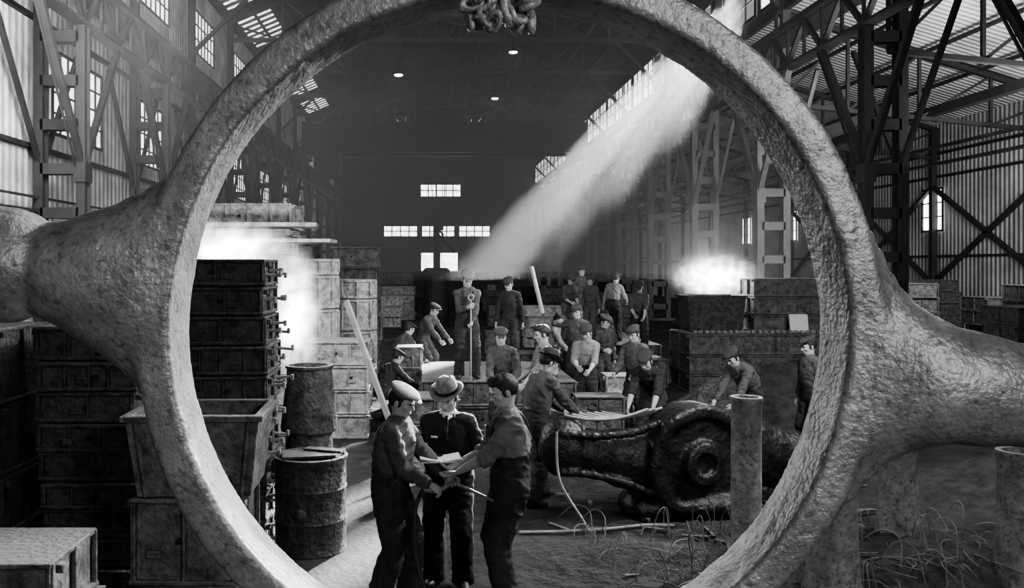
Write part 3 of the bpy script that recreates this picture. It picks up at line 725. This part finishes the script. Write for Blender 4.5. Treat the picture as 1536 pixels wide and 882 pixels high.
        pts=[Vector((an.x,an.y,az+.05))-fw*.075,Vector((an.x,an.y,az+.05))-fw*.05,Vector((an.x,an.y,az+.055))+fw*.04,Vector((an.x,an.y,az+.04))+fw*.12,Vector((an.x,an.y,az+.036))+fw*.17,Vector((an.x,an.y,az+.03))+fw*.19]
        ex.tube(pts,[(.025,.035),(.04,.048),(.044,.05),(.048,.038),(.042,.032),(.02,.018)],14,3,ref=(1,0,0))
    B.grid(); V,Q,lab=B.mesh(); V=B.smooth(V,Q,1); N=vnormals(V,Q)
    sd=random.random()*50; cl=np.nonzero(lab<=1)[0]; dd=np.zeros(len(V))
    for i in cl:
        p=V[i]; q=noise.noise(Vector((p[0]*9+sd,p[1]*9,p[2]*5))); q2=1-abs(noise.noise(Vector((p[0]*10+p[2]*9,p[1]*12-p[2]*5,p[2]*11+sd))))*2.4
        dd[i]=(q*.012+q2*.012-.004)*amp
    V=V+N*dd[:,None]
    Hd.grid(); V2,Q2,l2=Hd.mesh(); V2=Hd.smooth(V2,Q2,1,.4)
    fl=lab[Q[:,0]]
    if suit:
        fr=front
        ex.loft([[chest+fr*(.148)+lat2*x for x in (-.006,.006)]+[chest+fr*.155],[neck+fr*.07+lat2*x for x in (-.05,.05)]+[neck+fr*.09]],9)
        ex.tube([neck+fr*.094,chest+u2*.05+fr*.152,chest-u2*.03+fr*.158],[(.013,.006),(.022,.006),(.014,.006)],8,6,ref=lat2)
        for sg in (-1,1): ex.tube([neck+fr*.055+lat2*.055*sg,chest+u2*.05+fr*.140+lat2*.065*sg,chest-u2*.06+fr*.156+lat2*.012*sg],[(.012,.008),(.036,.010),(.01,.006)],8,0,ref=lat2)
        ex.box(chest+lat2*.1+fr*.145+u2*.02,(.06,.012,.018),9)
    if overalls:
        fr=front
        for sg in (-1,1):
            ex.tube(curve_pts([waist-fr*.125*K+lat2*.02*sg,chest-fr*.130*K+lat2*.045*sg,shl-fr*.088*K+lat2*.075*sg+u2*.01,shl+lat2*.08*sg+u2*.060,shl+fr*.09*K+lat2*.08*sg,chest+fr*.135*K+lat2*.075*sg],5),[(.021,.009)]*26,6,1,ref=lat2)
        ex.box(chest+fr*.130*K-u2*.05,(.22,.022,.24),1,rot=(-lean,0,twist))
    elif not suit:
        ex.loft([ring(waist-u1*.035,u1,latm,.162*K,.127*K),ring(waist-u1*.0,u1,latm,.162*K,.127*K)],3,cap=False)
        for k in range(4): ex.ell(waist+u1*(.05+.07*k)+front*(.135*K+.003*k),(.006,.004,.006),mi=3,nu=6,nv=4)
    allv=np.vstack([V,V2,np.array([tuple(v) for v in ex.v])])*(H/1.75)
    o1=len(V); o2=o1+len(V2)
    allf=[tuple(q) for q in Q.tolist()]+[tuple(q) for q in (Q2+o1).tolist()]+[tuple(i+o2 for i in f) for f in ex.f]
    mi=[int(x) for x in fl]+[2]*len(Q2)+ex.m
    m2=D.meshes.new(name); m2.from_pydata(allv.tolist(),[],allf); m2.update()
    for m in (top,bot,M_skin,M_boot,M_hair,M_white,M_eye,hatm,M_black,M_white): m2.materials.append(m)
    m2.polygons.foreach_set('material_index',mi); m2.polygons.foreach_set('use_smooth',[True]*len(allf))
    ob=D.objects.new(name,m2); ob.location=loc; ob.rotation_euler=(0,0,R(yaw)); LINK.append(ob)
    MW=Matrix.Translation(loc)@Matrix.Rotation(R(yaw),4,'Z')
    return [MW@(p*(H/1.75)) for p in hands]

NV=dict(vox=.009,hvox=.0042)
h1=figure('foundry_worker_in_cap',(-.30,7.1,0),-105,1.78,lean=9,head=(14,-8,0),rh=(.12,.36,1.0),lh=(-.10,.46,.99),rp=(-.5,.1,-1),lp=(.5,0,1),rf=(.15,-.05),lf=(-.12,.12),curl=.95,
          top=M_cMid,bot=M_cDark,hatm=M_capL,re=(.5,-1,-.5),le=(-.5,-1,-.5),K=1.18,**NV)
h2=figure('supervisor_in_suit',(.19,7.5,0),172,1.76,lean=6,head=(20,-12,0),rh=(.02,.30,1.12),lh=(-.22,.26,1.10),rp=(-.4,0,-1),lp=(0,-.1,1),curl=.8,
          top=M_suit,bot=M_suit,hat='fedora',hatm=M_capM,suit=True,K=1.13,amp=.6,**NV)
h3=figure('foundry_worker_in_overalls',(.68,7.0,0),97,1.88,lean=4,head=(20,4,0),rh=(.10,.38,1.07),lh=(-.06,.40,1.05),rp=(-.3,0,1),lp=(.3,0,1),curl=.6,rolled=True,
          top=M_cLight,bot=M_cDenim,hat=None,overalls=True,re=(.5,-1,-.8),le=(-.6,-1,-.7),K=1.16,**NV)
b=MB()
a,c=h1[0],h1[1]; d=(c-a).normalized(); 
tip=c+Vector((.33,-.05,-.14)); bk=a-(tip-a).normalized()*.12
b.tube([bk,a,c,c+(tip-c)*.5,tip],[.02,.022,.02,.013,.012],10); b.tube([tip,tip+Vector((.02,0,-.07))],[.014,.011],8)
b.tube([a+(c-a)*.5+Vector((0,0,.02)),a+(c-a)*.6+Vector((.0,-.01,.07))],.01,8)
b.build('cutting_torch',M_pin,smooth=True)
b=MB()
b.tube(curve_pts([bk,bk+Vector((-.06,-.10,-.14)),bk+Vector((-.05,-.16,-.5)),bk+Vector((.04,-.22,-.8)),(.0,6.6,.02),(.4,6.5,.02)]),.017,8)
b.build('torch_hose',M_hose,smooth=True)
b=MB()
bc=Vector(((h3[0].x+h3[1].x)/2-.07,7.15,max(h3[0].z,h3[1].z)+.02))
b.box(bc+Vector((-.085,0,.012)),(.17,.24,.012),rot=(0,9,4)); b.box(bc+Vector((.085,0,.012)),(.17,.24,.012),rot=(0,-9,4)); b.box(bc+Vector((.0,0,-.002)),(.34,.25,.006),rot=(0,0,4))
b.build('open_notebook',M_paper)
h4=figure('moulder_in_hat',(1.26,10.1,0),-62,1.78,lean=18,head=(14,0,0),rh=(.14,.5,1.0),lh=(-.12,.55,.95),rf=(.16,-.15),lf=(-.14,.2),top=M_cMid,bot=M_cDark,hat='fedora',vox=.012,hvox=.006,K=1.1)
b=MB(); dd=(h4[1]-h4[0]).normalized(); b.tube([h4[0]-dd*.4,h4[0],h4[1],h4[1]+dd*.5],.014,8); b.build('ramming_rod',M_pin)
MV=dict(vox=.013,hvox=.007)
figure('moulder_bending',(3.15,12.2,0),150,1.74,lean=44,hip=(0,-.15),drop=.03,head=(6,0,0),rh=(.2,.45,.75),lh=(-.15,.5,.72),rolled=True,top=M_cDark,bot=M_cDark,**MV)
figure('moulder_bending',(4.55,12.4,0),120,1.76,lean=44,hip=(0,-.15),drop=.03,head=(6,0,0),rh=(.15,.5,.75),lh=(-.15,.5,.7),top=M_cMid,bot=M_cDark,**MV)
figure('moulder_standing',(3.45,14.2,0),135,1.78,lean=10,head=(12,0,0),rh=(.2,.35,1.0),lh=(-.2,.35,1.0),top=M_cMid,bot=M_cDark,**MV)
h8=figure('worker_with_rod',(.68,14.7,.86),185,1.80,lean=6,head=(22,5,0),rh=(.02,.28,1.18),lh=(-.05,.30,.95),rp=(-1,0,0),lp=(1,0,0),curl=1.1,top=M_cMid,bot=M_cDark,overalls=True,hatm=M_capM,**MV)
b=MB(); cx=(h8[0]+h8[1])/2; b.tube([(cx.x,cx.y,.87),(cx.x,cx.y,2.2)],.014,8); b.torus((cx.x,cx.y,2.24),.045,.012,rotm((90,0,0))); b.build('skimming_rod',M_pin)
figure('worker_watching',(1.6,16.6,.86),160,1.68,lean=12,head=(15,0,0),top=M_cDark,bot=M_cDark)
figure('worker_watching',(1.18,13.3,0),170,1.80,lean=6,side=4,head=(8,12,0),rh=(.16,.35,.95),lh=(-.2,.3,.98),top=M_cMid,bot=M_cDark,**MV)
figure('worker_in_profile',(1.78,12.7,0),100,1.90,lean=8,head=(10,0,0),rh=(.15,.35,1.0),lh=(-.15,.4,.95),rolled=True,top=M_cLight,bot=M_cMid,hat=None,**MV)
figure('worker_standing',(3.15,18.6,0),150,1.76,lean=10,side=-4,head=(12,0,0),rh=(.2,.3,1.),top=M_cMid,bot=M_cDark)
figure('worker_standing',(3.9,19,0),15,1.74,side=3,rh=(.22,.25,1.),head=(15,20,0),top=M_cMid,bot=M_cDark)
figure('worker_standing',(3.55,20.3,0),100,1.80,head=(15,0,0),lean=14,top=M_cDark,bot=M_cDark)
figure('worker_standing',(2.75,15.0,0),165,1.76,head=(18,-15,0),lean=14,side=-3,rh=(.1,.4,1.05),lh=(-.1,.42,1.0),rolled=True,top=M_cLight,bot=M_cDark,**MV)
figure('worker_standing',(3.45,17.1,0),-150,1.80,head=(10,10,0),lean=10,rh=(.2,.3,1.1),top=M_cDark,bot=M_cDark)
figure('worker_standing',(2.6,18.3,0),-110,1.78,head=(15,0,0),lean=18,rh=(.2,.45,.95),top=M_cLight,bot=M_cDark)
figure('worker_standing',(4.35,20.9,0),130,1.70,head=(10,0,0),lean=9,top=M_cDark,bot=M_cDark,hat=None)
figure('worker_standing',(3.75,23,.84),200,1.7,lean=16,head=(20,0,0),rh=(.1,.35,1.),lh=(-.1,.35,1.),top=M_cMid,bot=M_cMid,rolled=True)
figure('worker_standing',(4.3,22.6,.84),140,1.66,lean=8,top=M_cMid,bot=M_cMid)
figure('worker_standing',(4.75,22.1,.84),-30,1.74,lean=10,side=5,head=(10,0,0),rh=(.25,.3,1.0),top=M_cLight,bot=M_cDark)
figure('worker_standing',(4.5,25.2,.84),180,1.9,top=M_cMid,bot=M_cMid)
figure('worker_pouring',(4.95,20.2,.65),165,1.76,lean=14,head=(25,0,0),rh=(.1,.4,1.0),lh=(-.12,.4,.95),rolled=True,top=M_cMid,bot=M_cDark)
figure('worker_crouching',(-.62,15.3,0),-60,1.74,lean=35,drop=.38,hip=(0,-.2),head=(0,0,0),rh=(.2,.5,.55),lh=(-.2,.5,.55),top=M_cDark,bot=M_cDark)
stack('moulding_flask',(.0,18.2),(.9,.8),0,[.345],M_flM,jit=0,rj=0)
figure('worker_bending',(.0,18.2,.345),-120,1.74,lean=30,drop=.05,hip=(0,-.1),rh=(.2,.5,.8),lh=(-.2,.5,.8),top=M_cMid,bot=M_cMid)
figure('worker_bending',(-.5,17.3,0),-60,1.74,lean=30,drop=.05,hip=(0,-.1),rh=(.2,.5,.8),lh=(-.2,.5,.8),top=M_cMid,bot=M_cMid)
b=MB(); b.box((2.85,16.0,.15),(.6,1.0,.298)); b.build('timber_block',M_wood,bevel=.01)
figure('worker_with_plank',(2.80,16.0,.3),150,1.74,lean=8,head=(5,0,0),rh=(.3,.25,1.45),lh=(-.2,.3,1.),rolled=True,top=M_cMid,bot=M_cDark)
figure('worker_standing',(5.45,12.2,0),100,1.76,lean=8,head=(10,0,0),top=M_cMid,bot=M_cDark)

# ---------------------------------------------------------------- self-glowing volumes painting in the bright glare behind the stacks
def glow_volume(name,c,r,strength):
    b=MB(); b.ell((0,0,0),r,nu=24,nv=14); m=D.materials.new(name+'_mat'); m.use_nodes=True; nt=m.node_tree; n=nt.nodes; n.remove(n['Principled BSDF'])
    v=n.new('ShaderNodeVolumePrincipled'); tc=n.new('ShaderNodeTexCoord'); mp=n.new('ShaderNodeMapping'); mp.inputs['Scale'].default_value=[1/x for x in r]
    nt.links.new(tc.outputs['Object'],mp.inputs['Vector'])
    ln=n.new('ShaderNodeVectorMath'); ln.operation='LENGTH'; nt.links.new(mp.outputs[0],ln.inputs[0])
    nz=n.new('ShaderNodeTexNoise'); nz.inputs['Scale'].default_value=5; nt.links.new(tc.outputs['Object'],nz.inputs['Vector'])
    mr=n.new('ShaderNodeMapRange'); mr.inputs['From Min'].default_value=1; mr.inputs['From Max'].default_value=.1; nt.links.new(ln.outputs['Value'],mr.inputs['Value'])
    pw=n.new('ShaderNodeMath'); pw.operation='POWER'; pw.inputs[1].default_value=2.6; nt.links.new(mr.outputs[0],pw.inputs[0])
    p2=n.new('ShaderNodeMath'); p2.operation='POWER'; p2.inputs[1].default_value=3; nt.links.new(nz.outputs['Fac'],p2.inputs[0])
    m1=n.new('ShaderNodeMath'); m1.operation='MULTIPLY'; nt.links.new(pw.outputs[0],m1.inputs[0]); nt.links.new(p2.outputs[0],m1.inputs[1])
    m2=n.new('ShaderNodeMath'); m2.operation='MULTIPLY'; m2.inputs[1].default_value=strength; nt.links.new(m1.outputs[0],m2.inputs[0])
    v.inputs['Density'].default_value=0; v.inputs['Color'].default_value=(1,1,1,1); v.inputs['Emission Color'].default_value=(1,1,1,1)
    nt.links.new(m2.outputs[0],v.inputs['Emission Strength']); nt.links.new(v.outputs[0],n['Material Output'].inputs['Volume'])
    o=b.build(name,m,origin=(0,0,0)); o.location=c; return o
glow_volume('hot_fume',(-2.25,9.7,2.95),(.9,.3,.40),260)
glow_volume('hot_fume',(-1.72,11.3,2.15),(.42,.35,1.1),230)
glow_volume('hot_fume',(6.95,20.9,2.5),(1.3,.45,.7),210)
stack('moulding_flask_stack',(-2.35,10.4),(1.0,.6),0,[.45]*6,M_flD,jit=.0)

# ---------------------------------------------------------------- dusty air in the upper nave
b=MB(); b.box((1.25,39.,8.3),(18.6,43,11.7)); hm=D.materials.new('dusty_air'); hm.use_nodes=True; nt=hm.node_tree; nt.nodes.remove(nt.nodes['Principled BSDF'])
v=nt.nodes.new('ShaderNodeVolumeScatter'); v.inputs['Density'].default_value=.018; v.inputs['Anisotropy'].default_value=.4; nt.links.new(v.outputs[0],nt.nodes['Material Output'].inputs['Volume'])
b.build('dusty_air_haze',hm)

# ---------------------------------------------------------------- lights
def look(o,t): o.rotation_euler=(Vector(t)-o.location).to_track_quat('-Z','Y').to_euler()
s=D.lights.new('sun','SUN'); s.energy=70; s.angle=R(1.1); so=D.objects.new('sun',s); so.location=(40,80,40); LINK.append(so)
so.rotation_euler=Vector((-11.3,-24.0,-11.0)).to_track_quat('-Z','Y').to_euler()
def spot(name,loc,tgt,e,size,blend=.4,rad=.3):
    l=D.lights.new(name,'SPOT'); l.energy=e; l.spot_size=R(size); l.spot_blend=blend; l.shadow_soft_size=rad; o=D.objects.new(name,l); o.location=loc; LINK.append(o); look(o,tgt)
def area(name,loc,tgt,e,sx,sy):
    l=D.lights.new(name,'AREA'); l.energy=e; l.shape='RECTANGLE'; l.size=sx; l.size_y=sy; o=D.objects.new(name,l); o.location=loc; LINK.append(o); look(o,tgt)
def point(name,loc,e,r=.2):
    l=D.lights.new(name,'POINT'); l.energy=e; l.shadow_soft_size=r; o=D.objects.new(name,l); o.location=loc; LINK.append(o)
spot('window_sun_near',(8.5,12.3,8.5),(-.2,6.2,1.3),5200,34,.3,.10)  # added spot on the three men, standing in for sunlight
spot('window_sun_ring',(3.6,7.4,5.9),(-.8,3.5,1.9),3800,48,.5,.08)  # added spot to brighten the ring's left inner face
spot('window_sun_mid',(9.5,14,7.5),(1.6,15.5,1.2),3800,44,.5,.25)  # added spot lifting the workers on the middle platform
area('daylight_door_behind',(6,-5,6),(.5,4,2.5),360,2.5,2.5)  # added front fill behind the camera, no door there
area('roof_skylight_near',(2,10,13.5),(1,14,0),160,5,5)  # added overhead fill, the roof has no opening here
area('daylight_mid',(5.5,8.2,5.2),(2.,17,1.2),400,2,2)  # added low fill from right front for the crowd
area('roof_skylight_far',(1,72,14),(1,80,4),1800,10,10)  # added fill to lift the far end and its haze
area('aisle_skylight',(16,22,4.8),(18,32,11),1100,4,4)  # added upward fill brightening the aisle roof underside
area('left_bay_daylight',(-6.5,17,8),(-10.4,27,7),1300,3,3)  # added fill aimed at the left wall to brighten it
point('hot_metal_light',(-2.1,11.3,2.9),240); point('hot_metal_light',(6.9,21.2,2.8),260)  # added point lamps lighting the stacks around the painted glare
w=D.worlds.new('world'); w.use_nodes=True; w.node_tree.nodes['Background'].inputs[0].default_value=(1,1,1,1); w.node_tree.nodes['Background'].inputs[1].default_value=.28
for o in LINK: sc.collection.objects.link(o)
sc.world=w; sc.camera=co
sc.view_settings.view_transform='AgX'
try: sc.view_settings.look='AgX - Medium High Contrast'
except Exception as e: print(e)
sc.view_settings.exposure=.3
